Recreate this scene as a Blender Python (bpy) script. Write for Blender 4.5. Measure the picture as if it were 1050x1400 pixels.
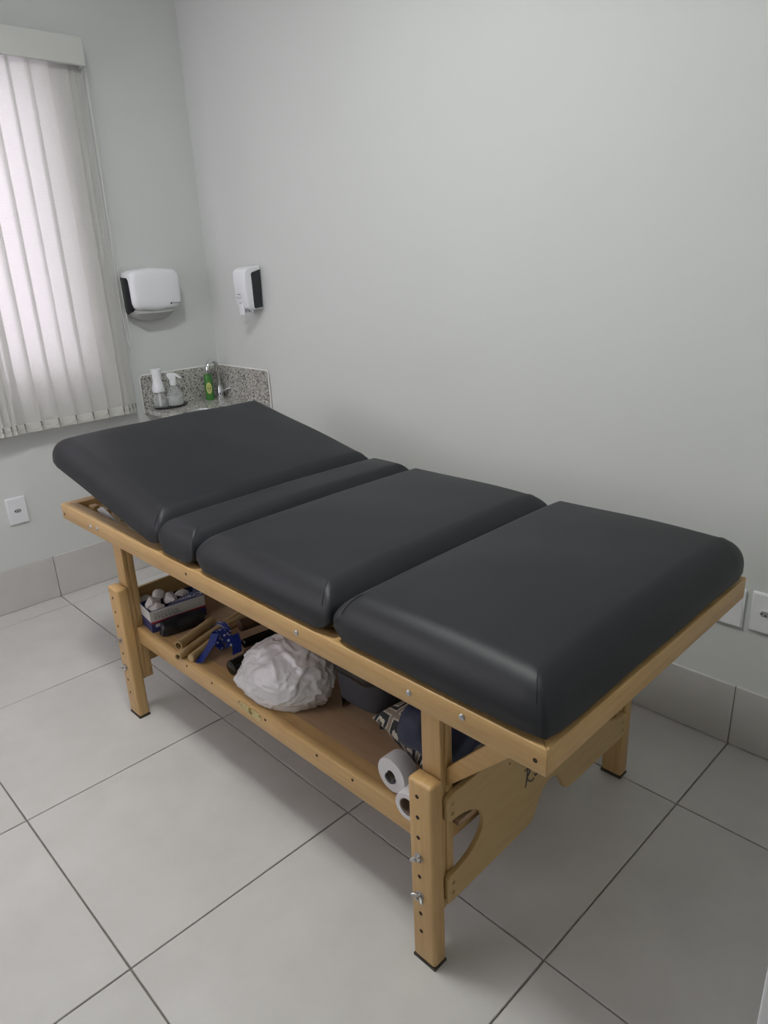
import bpy, bmesh, math, random
from mathutils import Vector, Matrix
from mathutils.bvhtree import BVHTree

for o in list(bpy.data.objects): bpy.data.objects.remove(o)
scene = bpy.context.scene
COL = scene.collection
random.seed(7)
PI = math.pi

# ------------------------------------------------------------------ camera
cam_d = bpy.data.cameras.new('camera'); cam = bpy.data.objects.new('camera', cam_d); COL.objects.link(cam)
right = Vector((0.69859, 0.71426, -0.04254)); up = Vector((-0.21341, 0.26473, 0.94041)); fwd = Vector((-0.68296, 0.64788, -0.33737))
M = Matrix((right, up, -fwd)).transposed().to_4x4(); M.translation = Vector((3.0944, -1.8652, 1.3592))
cam.matrix_world = M
cam_d.sensor_fit = 'VERTICAL'; cam_d.sensor_height = 36.0; cam_d.lens = 975.02 * 36 / 1400
cam_d.clip_start = 0.02
scene.camera = cam

# ------------------------------------------------------------------ light
world = bpy.data.worlds.new('daylight'); scene.world = world; world.use_nodes = True
wb = world.node_tree.nodes['Background']; wb.inputs[0].default_value = (1.0, 0.92, 1.0, 1); wb.inputs[1].default_value = 3.25
LAMP_STRENGTH = 60.0
scene.view_settings.view_transform = 'Standard'; scene.view_settings.look = 'None'
scene.view_settings.gamma = 1.0; scene.view_settings.exposure = 0.16; scene.view_settings.use_curve_mapping = False

# ------------------------------------------------------------------ node helpers
def mat(name, color=(.8, .8, .8), rough=.5, metal=0, **kw):
    m = bpy.data.materials.new(name); m.use_nodes = True
    b = m.node_tree.nodes['Principled BSDF']
    b.inputs['Base Color'].default_value = (*color, 1); b.inputs['Roughness'].default_value = rough; b.inputs['Metallic'].default_value = metal
    for k, v in kw.items(): b.inputs[k.replace('_', ' ')].default_value = v
    return m
class N:
    def __init__(s, m): s.t = m.node_tree; s.b = s.t.nodes['Principled BSDF']
    def add(s, typ, **kw):
        n = s.t.nodes.new('ShaderNode' + typ)
        for k, v in kw.items():
            if hasattr(n, k): setattr(n, k, v)
            else: n.inputs[k].default_value = v
        return n
    def link(s, a, b): s.t.links.new(a, b)
    def coord(s, scale=(1, 1, 1), kind='Object', rot=(0, 0, 0)):
        c = s.add('TexCoord'); mp = s.add('Mapping'); mp.inputs['Scale'].default_value = scale; mp.inputs['Rotation'].default_value = rot
        s.link(c.outputs[kind], mp.inputs[0]); return mp.outputs[0]
    def noise(s, vec, scale, detail=3, rough=.5):
        n = s.add('TexNoise'); n.inputs['Scale'].default_value = scale; n.inputs['Detail'].default_value = detail; n.inputs['Roughness'].default_value = rough
        s.link(vec, n.inputs['Vector']); return n.outputs['Fac']
    def ramp(s, fac, stops, const=False):
        r = s.add('ValToRGB'); e = r.color_ramp.elements
        if const: r.color_ramp.interpolation = 'CONSTANT'
        while len(e) < len(stops): e.new(1)
        for el, (p, c) in zip(e, stops): el.position = p; el.color = (*c, 1)
        s.link(fac, r.inputs[0]); return r.outputs[0]
    def mix(s, fac, a, b, mode='MIX'):
        n = s.add('Mix', data_type='RGBA', blend_type=mode)
        if isinstance(fac, (int, float)): n.inputs[0].default_value = fac
        else: s.link(fac, n.inputs[0])
        for i, v in ((6, a), (7, b)):
            if isinstance(v, tuple): n.inputs[i].default_value = (*v, 1)
            else: s.link(v, n.inputs[i])
        return n.outputs[2]
    def color(s, c): s.link(c, s.b.inputs['Base Color'])
    def bump(s, h, strength=.2, dist=.002):
        n = s.add('Bump'); n.inputs['Strength'].default_value = strength; n.inputs['Distance'].default_value = dist
        s.link(h, n.inputs['Height']); s.link(n.outputs[0], s.b.inputs['Normal'])

def wood(name, scale, c1=(.49, .298, .118), c2=(.59, .385, .168), rough=.42):
    m = mat(name, c1, rough); n = N(m)
    v = n.coord(scale)
    oi = n.add('ObjectInfo'); ad = n.add('VectorMath', operation='ADD'); n.link(v, ad.inputs[0]); n.link(oi.outputs['Random'], ad.inputs[1])
    a = n.noise(ad.outputs[0], 6, 5, .6)
    c = n.ramp(a, [(.3, c1), (.7, c2)])
    v2 = n.coord((9, 9, 9)); k = n.noise(v2, 1.2, 2)
    c = n.mix(n.ramp(k, [(.62, (0, 0, 0)), (.8, (.35, .35, .35))]), c, (.44, .25, .10))
    n.color(c); n.bump(a, .06, .001)
    return m
W_X = wood('wood_grain_x', (1, 14, 14)); W_Y = wood('wood_grain_y', (14, 1, 14)); W_Z = wood('wood_grain_z', (14, 14, 1))
W_PLY = wood('plywood_panel', (5, 1.2, 9), (.50, .335, .145), (.565, .395, .185), .45)
W_SHELF = wood('plywood_shelf', (1.5, 9, 9), (.40, .255, .15), (.47, .31, .19), .5)
W_EDGE = wood('plywood_edge', (1, 1, 60), (.28, .15, .06), (.44, .27, .12), .6)
HOLE = mat('drilled_hole_dark', (.03, .015, .008), .9)
STEEL = mat('zinc_steel', (.50, .50, .51), .33, 1)
CHROME = mat('chrome', (.75, .76, .78), .08, 1)
BRASS = mat('brass_plate', (.62, .52, .26), .25, 1)
RUBBER = mat('dark_rubber', (.05, .04, .03), .7)

VINYL = mat('black_vinyl', (.0075, .0088, .0122), .45); _n = N(VINYL); _v = _n.coord()
_a = _n.noise(_v, 420, 2); _b2 = _n.noise(_v, 3.5, 3)
_mx = _n.mix(.25, _a, _b2); _n.bump(_mx, .10, .0012)
_r = _n.ramp(_b2, [(.3, (.46, .46, .46)), (.7, (.52, .52, .52))]); _n.link(_r, _n.b.inputs['Roughness'])
VINYL_SEAM = mat('black_stitched_seam', (.008, .008, .009), .7)

WALL = mat('wall_paint_grey_white', (.60, .62, .60), .75); _n = N(WALL); _v = _n.coord()
_n.color(_n.ramp(_n.noise(_v, .9, 3), [(.3, (.63, .65, .635)), (.7, (.665, .685, .67))])); _n.bump(_n.noise(_v, 90, 3), .05, .002)
CEIL = mat('ceiling_paint_white', (.78, .78, .76), .8); _n = N(CEIL); _n.bump(_n.noise(_n.coord(), 60, 3), .04, .002)
TILE = mat('porcelain_tile_grey', (.5, .5, .48), .33); _n = N(TILE); _v = _n.coord()
_oi = _n.add('ObjectInfo'); _ad = _n.add('VectorMath', operation='ADD'); _n.link(_v, _ad.inputs[0]); _sc = _n.add('VectorMath', operation='SCALE'); _n.link(_oi.outputs['Location'], _sc.inputs[0]); _sc.inputs[3].default_value = 3.7; _n.link(_sc.outputs[0], _ad.inputs[1])
_a = _n.noise(_ad.outputs[0], 4.5, 6, .62)
_n.color(_n.ramp(_a, [(.2, (.53, .518, .497)), (.5, (.585, .573, .552)), (.8, (.635, .624, .604))]))
_n.link(_n.ramp(_n.noise(_ad.outputs[0], 9, 3), [(.3, (.29, .29, .29)), (.7, (.33, .33, .33))]), _n.b.inputs['Roughness']); _n.bump(_a, .02, .002)
GROUT = mat('grout_grey_brown', (.25, .225, .195), .9); _n = N(GROUT); _n.color(_n.ramp(_n.noise(_n.coord(), 60, 2), [(.3, (.22, .195, .17)), (.7, (.29, .26, .23))]))
WHITE_PL = mat('white_plastic', (.80, .81, .84), .3); WHITE_MATT = mat('white_painted_wood', (.80, .80, .82), .45)
DARK_PL = mat('smoked_plastic', (.02, .021, .024), .18)
GREY_TR = mat('translucent_grey_plastic', (.55, .56, .54), .25, 0, Transmission_Weight=.25)
PRINT = mat('dark_print', (.06, .06, .065), .6)
def granite():
    m = mat('speckled_granite', (.5, .5, .46), .22); n = N(m); v = n.coord()
    vo = n.add('TexVoronoi'); vo.inputs['Scale'].default_value = 210; n.link(v, vo.inputs['Vector'])
    sep = n.add('SeparateColor'); n.link(vo.outputs['Color'], sep.inputs[0])
    c = n.ramp(sep.outputs[0], [(0, (.06, .06, .06)), (.10, (.24, .235, .22)), (.26, (.40, .39, .36)), (.55, (.52, .51, .47)), (.85, (.62, .61, .57))], True)
    k = n.noise(v, 38, 4, .7)
    c = n.mix(n.ramp(k, [(.34, (.8, .8, .8)), (.42, (0, 0, 0))]), c, (.20, .195, .185)); n.color(c)
    return m
GRANITE = granite()
def thin(name, color, alpha, rough=.1):
    m = mat(name, color, rough); b = m.node_tree.nodes['Principled BSDF']; b.inputs['Alpha'].default_value = alpha; return m
CLEAR = thin('clear_plastic', (.75, .78, .78), .28, .08)
PANE = thin('window_glass', (.9, .92, .92), .12, .03)
def fabric():
    m = bpy.data.materials.new('blind_fabric'); m.use_nodes = True; t = m.node_tree; b = t.nodes['Principled BSDF']
    b.inputs['Base Color'].default_value = (.66, .66, .62, 1); b.inputs['Roughness'].default_value = .85
    n = N(m); v = n.coord((1, 1, 1))
    wv = n.add('TexWave', bands_direction='Z'); wv.inputs['Scale'].default_value = 95; wv.inputs['Distortion'].default_value = 5; wv.inputs['Detail'].default_value = 2; wv.inputs['Detail Scale'].default_value = 3; n.link(v, wv.inputs['Vector'])
    n.color(n.ramp(wv.outputs['Fac'], [(0, (.62, .62, .585)), (1, (.70, .70, .665))])); n.bump(wv.outputs['Fac'], .25, .001)
    tr = t.nodes.new('ShaderNodeBsdfTranslucent'); n.link(n.ramp(wv.outputs['Fac'], [(0, (.58, .56, .58)), (1, (.80, .78, .80))]), tr.inputs[0])
    mx = t.nodes.new('ShaderNodeMixShader'); mx.inputs[0].default_value = .30
    t.links.new(b.outputs[0], mx.inputs[1]); t.links.new(tr.outputs[0], mx.inputs[2]); t.links.new(mx.outputs[0], t.nodes['Material Output'].inputs[0])
    return m
FABRIC = fabric()

# ------------------------------------------------------------------ mesh helpers
def obj(name, bm, m, parent=None, smooth=True, centre=True, angle=40):
    """link a bmesh (coordinates in the parent's frame) as one mesh object, origin at its centre"""
    c = Vector((0, 0, 0))
    if centre and bm.verts:
        lo = Vector([min(v.co[i] for v in bm.verts) for i in range(3)]); hi = Vector([max(v.co[i] for v in bm.verts) for i in range(3)])
        c = (lo + hi) / 2
        for v in bm.verts: v.co -= c
    me = bpy.data.meshes.new(name)
    bmesh.ops.recalc_face_normals(bm, faces=bm.faces[:])
    if smooth:
        for f in bm.faces: f.smooth = True
        for e in bm.edges:
            if len(e.link_faces) == 2 and e.calc_face_angle(0) > math.radians(angle): e.smooth = False
    bm.to_mesh(me); bm.free()
    for mm in (m if isinstance(m, (list, tuple)) else [m]): me.materials.append(mm)
    o = bpy.data.objects.new(name, me); COL.objects.link(o); o.location = c
    if parent: o.parent = parent
    return o
def sub(name, bm, m, part, **k):
    """a piece of a part; coordinates given in the thing's frame"""
    o = obj(name, bm, m, None, **k); o.parent = part; o.location = part.matrix_basis.inverted() @ o.location
    return o
def copy_of(o, loc, parent, rot=None):
    c = o.copy(); COL.objects.link(c); c.parent = parent; c.location = loc
    if rot is not None: c.rotation_euler = rot
    return c
def B(): return bmesh.new()
def box(bm, x0, x1, y0, y1, z0, z1, bev=0, seg=2, matx=None):
    r = bmesh.ops.create_cube(bm, size=1)
    vs = r['verts']
    for v in vs: v.co = Vector(((x0 + x1) / 2 + v.co.x * (x1 - x0), (y0 + y1) / 2 + v.co.y * (y1 - y0), (z0 + z1) / 2 + v.co.z * (z1 - z0)))
    if bev:
        es = list({e for v in vs for e in v.link_edges})
        r2 = bmesh.ops.bevel(bm, geom=es, offset=bev, segments=seg, profile=.5, affect='EDGES'); vs = list({v for f in r2['faces'] for v in f.verts} | {v for v in vs if v.is_valid})
    if matx: bmesh.ops.transform(bm, matrix=matx, verts=vs)
    return bm
def frame_of(d):
    d = d.normalized(); a = Vector((0, 0, 1)) if abs(d.z) < .9 else Vector((1, 0, 0))
    x = d.cross(a).normalized(); return x, d.cross(x).normalized()
def tube(bm, pts, r, n=8, cap=True):
    pts = [Vector(p) for p in pts]; rs = r if isinstance(r, (list, tuple)) else [r] * len(pts)
    rings = []; x = None
    for i, p in enumerate(pts):
        d = (pts[min(i + 1, len(pts) - 1)] - pts[max(i - 1, 0)]).normalized()
        if x is None: x, y = frame_of(d)
        else: x = (x - d * x.dot(d)).normalized(); y = d.cross(x)
        rings.append([bm.verts.new(p + (x * math.cos(2 * PI * k / n) + y * math.sin(2 * PI * k / n)) * rs[i]) for k in range(n)])
    for a, b in zip(rings, rings[1:]):
        for k in range(n): bm.faces.new((a[k], a[(k + 1) % n], b[(k + 1) % n], b[k]))
    if cap: bm.faces.new(rings[0]); bm.faces.new(rings[-1])
    return bm
def cyl(bm, a, b, r, n=16): return tube(bm, [a, b], r, n)
def lathe(bm, prof, c=(0, 0, 0), n=24, axis=None):
    """prof: (radius, height) list; turned about z through c"""
    c = Vector(c); rings = []
    for r, h in prof:
        if r < 1e-6: rings.append([bm.verts.new(c + Vector((0, 0, h)))])
        else: rings.append([bm.verts.new(c + Vector((r * math.cos(2 * PI * k / n), r * math.sin(2 * PI * k / n), h))) for k in range(n)])
    for a, b in zip(rings, rings[1:]):
        if len(a) == 1 and len(b) == 1: continue
        for k in range(n):
            if len(a) == 1: bm.faces.new((a[0], b[k], b[(k + 1) % n]))
            elif len(b) == 1: bm.faces.new((a[k], a[(k + 1) % n], b[0]))
            else: bm.faces.new((a[k], a[(k + 1) % n], b[(k + 1) % n], b[k]))
    return bm
def prism(bm, pts, d, bev=0):
    """extrude closed outline (3-D points) by vector d"""
    vs = [bm.verts.new(Vector(p)) for p in pts]; f = bm.faces.new(vs)
    r = bmesh.ops.extrude_face_region(bm, geom=[f]); nv = [g for g in r['geom'] if isinstance(g, bmesh.types.BMVert)]
    bmesh.ops.translate(bm, vec=Vector(d), verts=nv)
    return bm
def fine_prism(pts, d, bev=.002, seg=2):
    bm = B(); prism(bm, pts, d)
    bmesh.ops.bevel(bm, geom=[e for e in bm.edges if e.calc_face_angle(0) > .5], offset=bev, segments=seg, profile=.5, affect='EDGES')
    return bm
def rounded(bm, hx, hy, hz, rxy, rzt, rzb, crown=0, nm=7, nc=12, fn=None):
    """rounded cushion-like box centred on the origin, bigger rounding on top"""
    def params(h, r0, r1):
        out = [-h + r0 * (1 - math.tan(PI / 4 * (1 - k / nm))) for k in range(nm)]
        a, b = -h + r0, h - r1
        out += [a + (b - a) * k / nc for k in range(nc + 1)]
        out += [h - r1 + r1 * math.tan(PI / 4 * (k + 1) / nm) for k in range(nm)]
        return out
    P = (params(hx, rxy, rxy), params(hy, rxy, rxy), params(hz, rzb, rzt))
    H = (hx, hy, hz); vmap = {}
    def place(p):
        k = tuple(round(c, 7) for c in p)
        if k in vmap: return vmap[k]
        q = Vector((max(-hx + rxy, min(hx - rxy, p[0])), max(-hy + rxy, min(hy - rxy, p[1])), max(-hz + rzb, min(hz - rzt, p[2]))))
        rz = rzt if p[2] > q.z else rzb
        d = Vector(((p[0] - q.x) / rxy, (p[1] - q.y) / rxy, (p[2] - q.z) / rz))
        L = d.length
        if L > 1e-9: d /= L
        w = q + Vector((d.x * rxy, d.y * rxy, d.z * rz))
        if w.z > 0: w.z += crown * max(0, 1 - abs(w.x / hx) ** 2.4) * max(0, 1 - abs(w.y / hy) ** 2.4) * min(1, w.z / hz)
        if fn: w = fn(w)
        vmap[k] = bm.verts.new(w); return vmap[k]
    for ax in range(3):
        u, v = [(1, 2), (2, 0), (0, 1)][ax]
        for sgn in (-1, 1):
            for i in range(len(P[u]) - 1):
                for j in range(len(P[v]) - 1):
                    q = []
                    for a, b in ((i, j), (i + 1, j), (i + 1, j + 1), (i, j + 1)):
                        p = [0, 0, 0]; p[ax] = sgn * H[ax]; p[u] = P[u][a]; p[v] = P[v][b]; q.append(place(p))
                    if len(set(q)) == 4: bm.faces.new(q if sgn > 0 else q[::-1])
    return bm
def empty(name, loc=(0, 0, 0), rz=0):
    o = bpy.data.objects.new(name, None); COL.objects.link(o); o.location = loc; o.rotation_euler = (0, 0, rz); o.empty_display_size = .1
    return o
def tag(o, label, cat, group=None):
    o['label'] = label; o['category'] = cat
    if group: o['group'] = group
    return o
def struct(o, label=None, cat=None):
    o['kind'] = 'structure'
    if label: o['label'] = label
    if cat: o['category'] = cat
    return o
def text_bm(body, size, shear=0, extrude=.0002):
    cu = bpy.data.curves.new('txt', 'FONT'); cu.body = body; cu.size = size; cu.shear = shear; cu.extrude = extrude; cu.align_x = 'CENTER'; cu.align_y = 'CENTER'; cu.resolution_u = 3
    o = bpy.data.objects.new('txt', cu); COL.objects.link(o)
    me = bpy.data.meshes.new_from_object(o.evaluated_get(bpy.context.evaluated_depsgraph_get()))
    bm = B(); bm.from_mesh(me); bpy.data.objects.remove(o); bpy.data.curves.remove(cu); bpy.data.meshes.remove(me)
    return bm
def basis(o, x, y, z):
    m = Matrix((Vector(x), Vector(y), Vector(z))).transposed().to_4x4(); m.translation = Vector(o); return m

# ------------------------------------------------------------------ the room
RX, RY, RZ = 3.035, -2.70, 2.65          # room: x 0..RX, y RY..0
SK = .19                                 # tile skirting height
DY0, DY1, DZ = -2.27, -1.486, 2.10        # doorway in the wall behind the camera
WY0, WY1, WZ0, WZ1 = -2.20, -.62, .95, 2.10   # window opening

bm = B(); box(bm, -.15, 4.4, RY - .15, .15, -.12, -.006)
floor = struct(obj('floor', bm, GROUT, smooth=False), 'grey porcelain tile floor with thin dark joints', 'floor')
xs = [0] + [.126 + .6 * k for k in range(0, 8)]; xs = [x for x in xs if x < 4.3] + [4.3]
ys = [0] + [-.335 - .6 * k for k in range(0, 5)]; ys = [y for y in ys if y > RY] + [RY]
tile_mesh = None
for i in range(len(xs) - 1):
    for j in range(len(ys) - 1):
        x0, x1, y1, y0 = xs[i], xs[i + 1], ys[j], ys[j + 1]
        if x1 - x0 < .02 or y1 - y0 < .02: continue
        full = abs(x1 - x0 - .6) < 1e-4 and abs(y1 - y0 - .6) < 1e-4
        if full and tile_mesh:
            o = tile_mesh.copy(); COL.objects.link(o); o.parent = floor
            o.location = Vector(((x0 + x1) / 2, (y0 + y1) / 2, -.0045)) - floor.location
            continue
        bm = B(); box(bm, x0 + .0018, x1 - .0018, y0 + .0018, y1 - .0018, -.009, 0, .0012, 1)
        o = sub('floor_tile', bm, TILE, floor)
        if full: tile_mesh = o

def wall(name, boxes, m=WALL):
    bm = B()
    for b in boxes: box(bm, *b)
    return struct(obj(name, bm, m, smooth=False))
wall('wall_left', [(-.15, 0, RY - .15, WY0, 0, RZ), (-.15, 0, WY1, .15, 0, RZ), (-.15, 0, WY0, WY1, 0, WZ0), (-.15, 0, WY0, WY1, WZ1, RZ)])
wall('wall_right', [(0, 4.5, 0, .15, 0, RZ)])
UX0, UX1, UZ0, UZ1 = .22, 1.66, .78, 2.12   # second window, in the wall left of the camera
wall('wall_front', [(0, UX0, RY - .15, RY, 0, RZ), (UX1, 4.5, RY - .15, RY, 0, RZ), (UX0, UX1, RY - .15, RY, 0, UZ0), (UX0, UX1, RY - .15, RY, UZ1, RZ)])
wall('wall_back', [(RX, RX + .14, RY, DY0, 0, RZ), (RX, RX + .14, DY1, 0, 0, RZ), (RX, RX + .14, DY0, DY1, DZ, RZ)])
wall('wall_hall', [(4.3, 4.45, RY, 0, 0, RZ)])
wall('ceiling', [(-.15, 4.45, RY - .15, .15, RZ, RZ + .1)], CEIL)

def skirting(name, axis, at, cuts, lo, hi):
    """axis 'x': runs along x on the wall y=at; pieces are tiles"""
    bm = B(); t = .0085
    if axis == 'x': s_ = -1 if at > -1 else 1; box(bm, lo, hi, *sorted((at, at + s_ * .004)), 0, SK - .002)
    else: s_ = 1 if at < 1 else -1; box(bm, *sorted((at, at + s_ * .004)), lo, hi, 0, SK - .002)
    base = struct(obj(name, bm, GROUT, smooth=False))
    c = [lo] + sorted(x for x in cuts if lo < x < hi) + [hi]
    for a, b in zip(c, c[1:]):
        if b - a < .01: continue
        bm = B()
        if axis == 'x': box(bm, a + .0014, b - .0014, *sorted((at, at + s_ * t)), .0015, SK, .001, 1)
        else: box(bm, *sorted((at, at + s_ * t)), a + .0014, b - .0014, .0015, SK, .001, 1)
        sub('skirting_tile', bm, TILE, base)
    return base
skirting('baseboard_right', 'x', 0, [.126 + .6 * k for k in range(6)], 0, RX)
skirting('baseboard_left', 'y', 0, [-.335 - .6 * k for k in range(5)], RY, 0)
skirting('baseboard_front', 'x', RY, [.126 + .6 * k for k in range(6)], 0, RX)
skirting('baseboard_back', 'y', RX, [-.335 - .6 * k for k in range(5)], DY1 + .08, 0)

# door casing round the doorway the camera looks through
bm = B(); c0, c1 = RX - .016, RX + .156
box(bm, c0, c1, DY1, DY1 + .012, 0, DZ, .002); box(bm, c0, c1, DY0 - .012, DY0, 0, DZ, .002); box(bm, c0, c1, DY0, DY1, DZ, DZ + .012, .002)
for x0, x1 in ((c0, RX), (RX + .14, c1)):
    box(bm, x0, x1, DY1 + .0125, DY1 + .07, 0, DZ + .07, .003); box(bm, x0, x1, DY0 - .07, DY0 - .0125, 0, DZ + .07, .003); box(bm, x0, x1, DY0 - .0124, DY1 + .0124, DZ + .0125, DZ + .07, .003)
struct(obj('trim_1', bm, WHITE_MATT))

# window: white frame with four panes
wf = struct(empty('window_1', (-.08, (WY0 + WY1) / 2, WZ0)), 'white framed window behind the vertical blind', 'window')
def wpart(name, m, *bx_):
    bm = B()
    for b in bx_: box(bm, *b, .002, 1)
    for v in bm.verts: v.co -= wf.location
    return obj(name, bm, m, wf)
wpart('window_frame', WHITE_MATT, (-.12, -.04, WY0, WY0 + .04, WZ0, WZ1), (-.12, -.04, WY1 - .04, WY1, WZ0, WZ1), (-.12, -.04, WY0 + .04, WY1 - .04, WZ0, WZ0 + .04), (-.12, -.04, WY0 + .04, WY1 - .04, WZ1 - .04, WZ1))
for k in range(2):
    ya = WY0 + .04 + k * .55; yb = ya + .55; x0 = -.11 + .03 * k
    sash = wpart('window_sash', WHITE_MATT, (x0, x0 + .025, ya, ya + .035, WZ0 + .04, WZ1 - .04), (x0, x0 + .025, yb - .035, yb, WZ0 + .04, WZ1 - .04), (x0, x0 + .025, ya + .035, yb - .035, WZ0 + .04, WZ0 + .075), (x0, x0 + .025, ya + .035, yb - .035, WZ1 - .075, WZ1 - .04))
    bm = B(); box(bm, x0 + .01, x0 + .015, ya + .035, yb - .035, WZ0 + .075, WZ1 - .075)
    for v in bm.verts: v.co -= wf.location
    sub('pane', bm, PANE, sash)

wg = struct(empty('window_2', ((UX0 + UX1) / 2, RY - .08, UZ0)), 'white framed window in the wall left of the camera', 'window')
def w2(name, m, *bx_):
    bm = B()
    for b in bx_: box(bm, *b, .002, 1)
    for v in bm.verts: v.co -= wg.location
    return obj(name, bm, m, wg)
ya, yb = RY - .12, RY - .04
w2('window_frame', WHITE_MATT, (UX0, UX0 + .04, ya, yb, UZ0, UZ1), (UX1 - .04, UX1, ya, yb, UZ0, UZ1), (UX0 + .04, UX1 - .04, ya, yb, UZ0, UZ0 + .04), (UX0 + .04, UX1 - .04, ya, yb, UZ1 - .04, UZ1))
for k in range(2):
    a = UX0 + .04 + k * .68; b = a + .68; y0 = RY - .11 + .03 * k
    sash = w2('window_sash', WHITE_MATT, (a, a + .035, y0, y0 + .025, UZ0 + .04, UZ1 - .04), (b - .035, b, y0, y0 + .025, UZ0 + .04, UZ1 - .04), (a + .035, b - .035, y0, y0 + .025, UZ0 + .04, UZ0 + .075), (a + .035, b - .035, y0, y0 + .025, UZ1 - .075, UZ1 - .04))
    bm = B(); box(bm, a + .035, b - .035, y0 + .01, y0 + .015, UZ0 + .075, UZ1 - .075)
    for v in bm.verts: v.co -= wg.location
    sub('pane', bm, PANE, sash)

# ------------------------------------------------------------------ ceiling lamp
LX, LY = 1.72, -1.36
lamp = tag(empty('ceiling_lamp', (LX, LY, RZ)), 'square white panel lamp on the ceiling above the massage table', 'lamp')
bm = B(); hs = .17
for a in ((-hs - .015, -hs, -hs - .015, hs + .015), (hs, hs + .015, -hs - .015, hs + .015), (-hs, hs, -hs - .015, -hs), (-hs, hs, hs, hs + .015)): box(bm, *a, -.03, 0)
obj('lamp_frame', bm, WHITE_MATT, lamp)
LAMPM = bpy.data.materials.new('lamp_diffuser'); LAMPM.use_nodes = True; t = LAMPM.node_tree; t.nodes.remove(t.nodes['Principled BSDF'])
em = t.nodes.new('ShaderNodeEmission'); em.inputs[0].default_value = (.975, 1.0, .975, 1); em.inputs[1].default_value = LAMP_STRENGTH; t.links.new(em.outputs[0], t.nodes['Material Output'].inputs[0])
bm = B(); box(bm, -hs, hs, -hs, hs, -.027, -.002); obj('diffuser', bm, LAMPM, lamp, smooth=False)

hl = tag(empty('hall_fill_lamp', (3.75, -1.9, RZ)), 'added square panel lamp, out of view on the hall ceiling, brightening the doorway', 'lamp')  # added fill lamp, out of view, to brighten the door jamb
bm = B(); box(bm, -.13, .13, -.13, .13, -.02, 0, .003); obj('lamp_frame', bm, WHITE_MATT, hl)
HLM = LAMPM.copy(); HLM.name = 'hall_fill_diffuser'; HLM.node_tree.nodes['Emission'].inputs[1].default_value = 18
bm = B(); box(bm, -.11, .11, -.11, .11, -.024, -.019); obj('diffuser', bm, HLM, hl, smooth=False)

# ------------------------------------------------------------------ massage table
TZ = .66                                  # top of the frame
TA = math.radians(.55)
table = tag(empty('massage_table', (1.71, -.717, 0), TA), 'wooden massage table with black padded sections and a lower shelf', 'massage table')
TM = Matrix.Translation((1.71, -.717, 0)) @ Matrix.Rotation(TA, 4, 'Z')
HL, HW, RT, RH = .904, .394, .040, .05    # half length, half width, rail thickness, rail height
def tp(name, bm, m, **k): return obj(name, bm, m, table, **k)

def disc(bm, c, n, r, h, seg=12): c = Vector(c); n = Vector(n).normalized(); cyl(bm, c - n * .001, c + n * h, r, seg); return bm
def bolt_bm(c, n, r=.0062, slot=True):
    bm = B(); c = Vector(c); n = Vector(n)
    x, y = frame_of(n); pr = [(r, 0), (r, .0015), (r * .75, .003), (0, .0036)]
    lathe(bm, pr, n=12); m = basis(c, x, y, n); bmesh.ops.transform(bm, matrix=m, verts=bm.verts[:]); return bm

rails = []
for sgn in (-1, 1):
    y0, y1 = sorted((sgn * HW, sgn * (HW - RT)))
    bm = fine_prism([(-HL, sgn * HW, TZ - RH), (HL, sgn * HW, TZ - RH), (HL - RT, sgn * (HW - RT), TZ - RH), (-HL + RT, sgn * (HW - RT), TZ - RH)], (0, 0, RH), .002, 2)
    rl = tp('side_rail', bm, W_X); rails.append(rl)
    for x, z, kind in ((-.690, .632, 'b'), (-.643, .636, 'b'), (-.885, .628, 'h'), (-.135, .640, 'h'), (.305, .638, 'b'), (.622, .635, 'b'), (.742, .642, 'b'), (.884, .632, 'h')):
        if kind == 'b': sub('bolt', bolt_bm((x, sgn * HW, z), (0, sgn, 0)), STEEL, rl)
        else: sub('bolt_hole', disc(B(), (x, sgn * HW, z), (0, sgn, 0), .0042, .0004), HOLE, rl)
for sgn in (-1, 1):
    bm = fine_prism([(sgn * HL, -HW, TZ - RH), (sgn * HL, HW, TZ - RH), (sgn * (HL - RT), HW - RT, TZ - RH), (sgn * (HL - RT), -HW + RT, TZ - RH)], (0, 0, RH), .002, 2)
    tp('end_rail', bm, W_Y)

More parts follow.
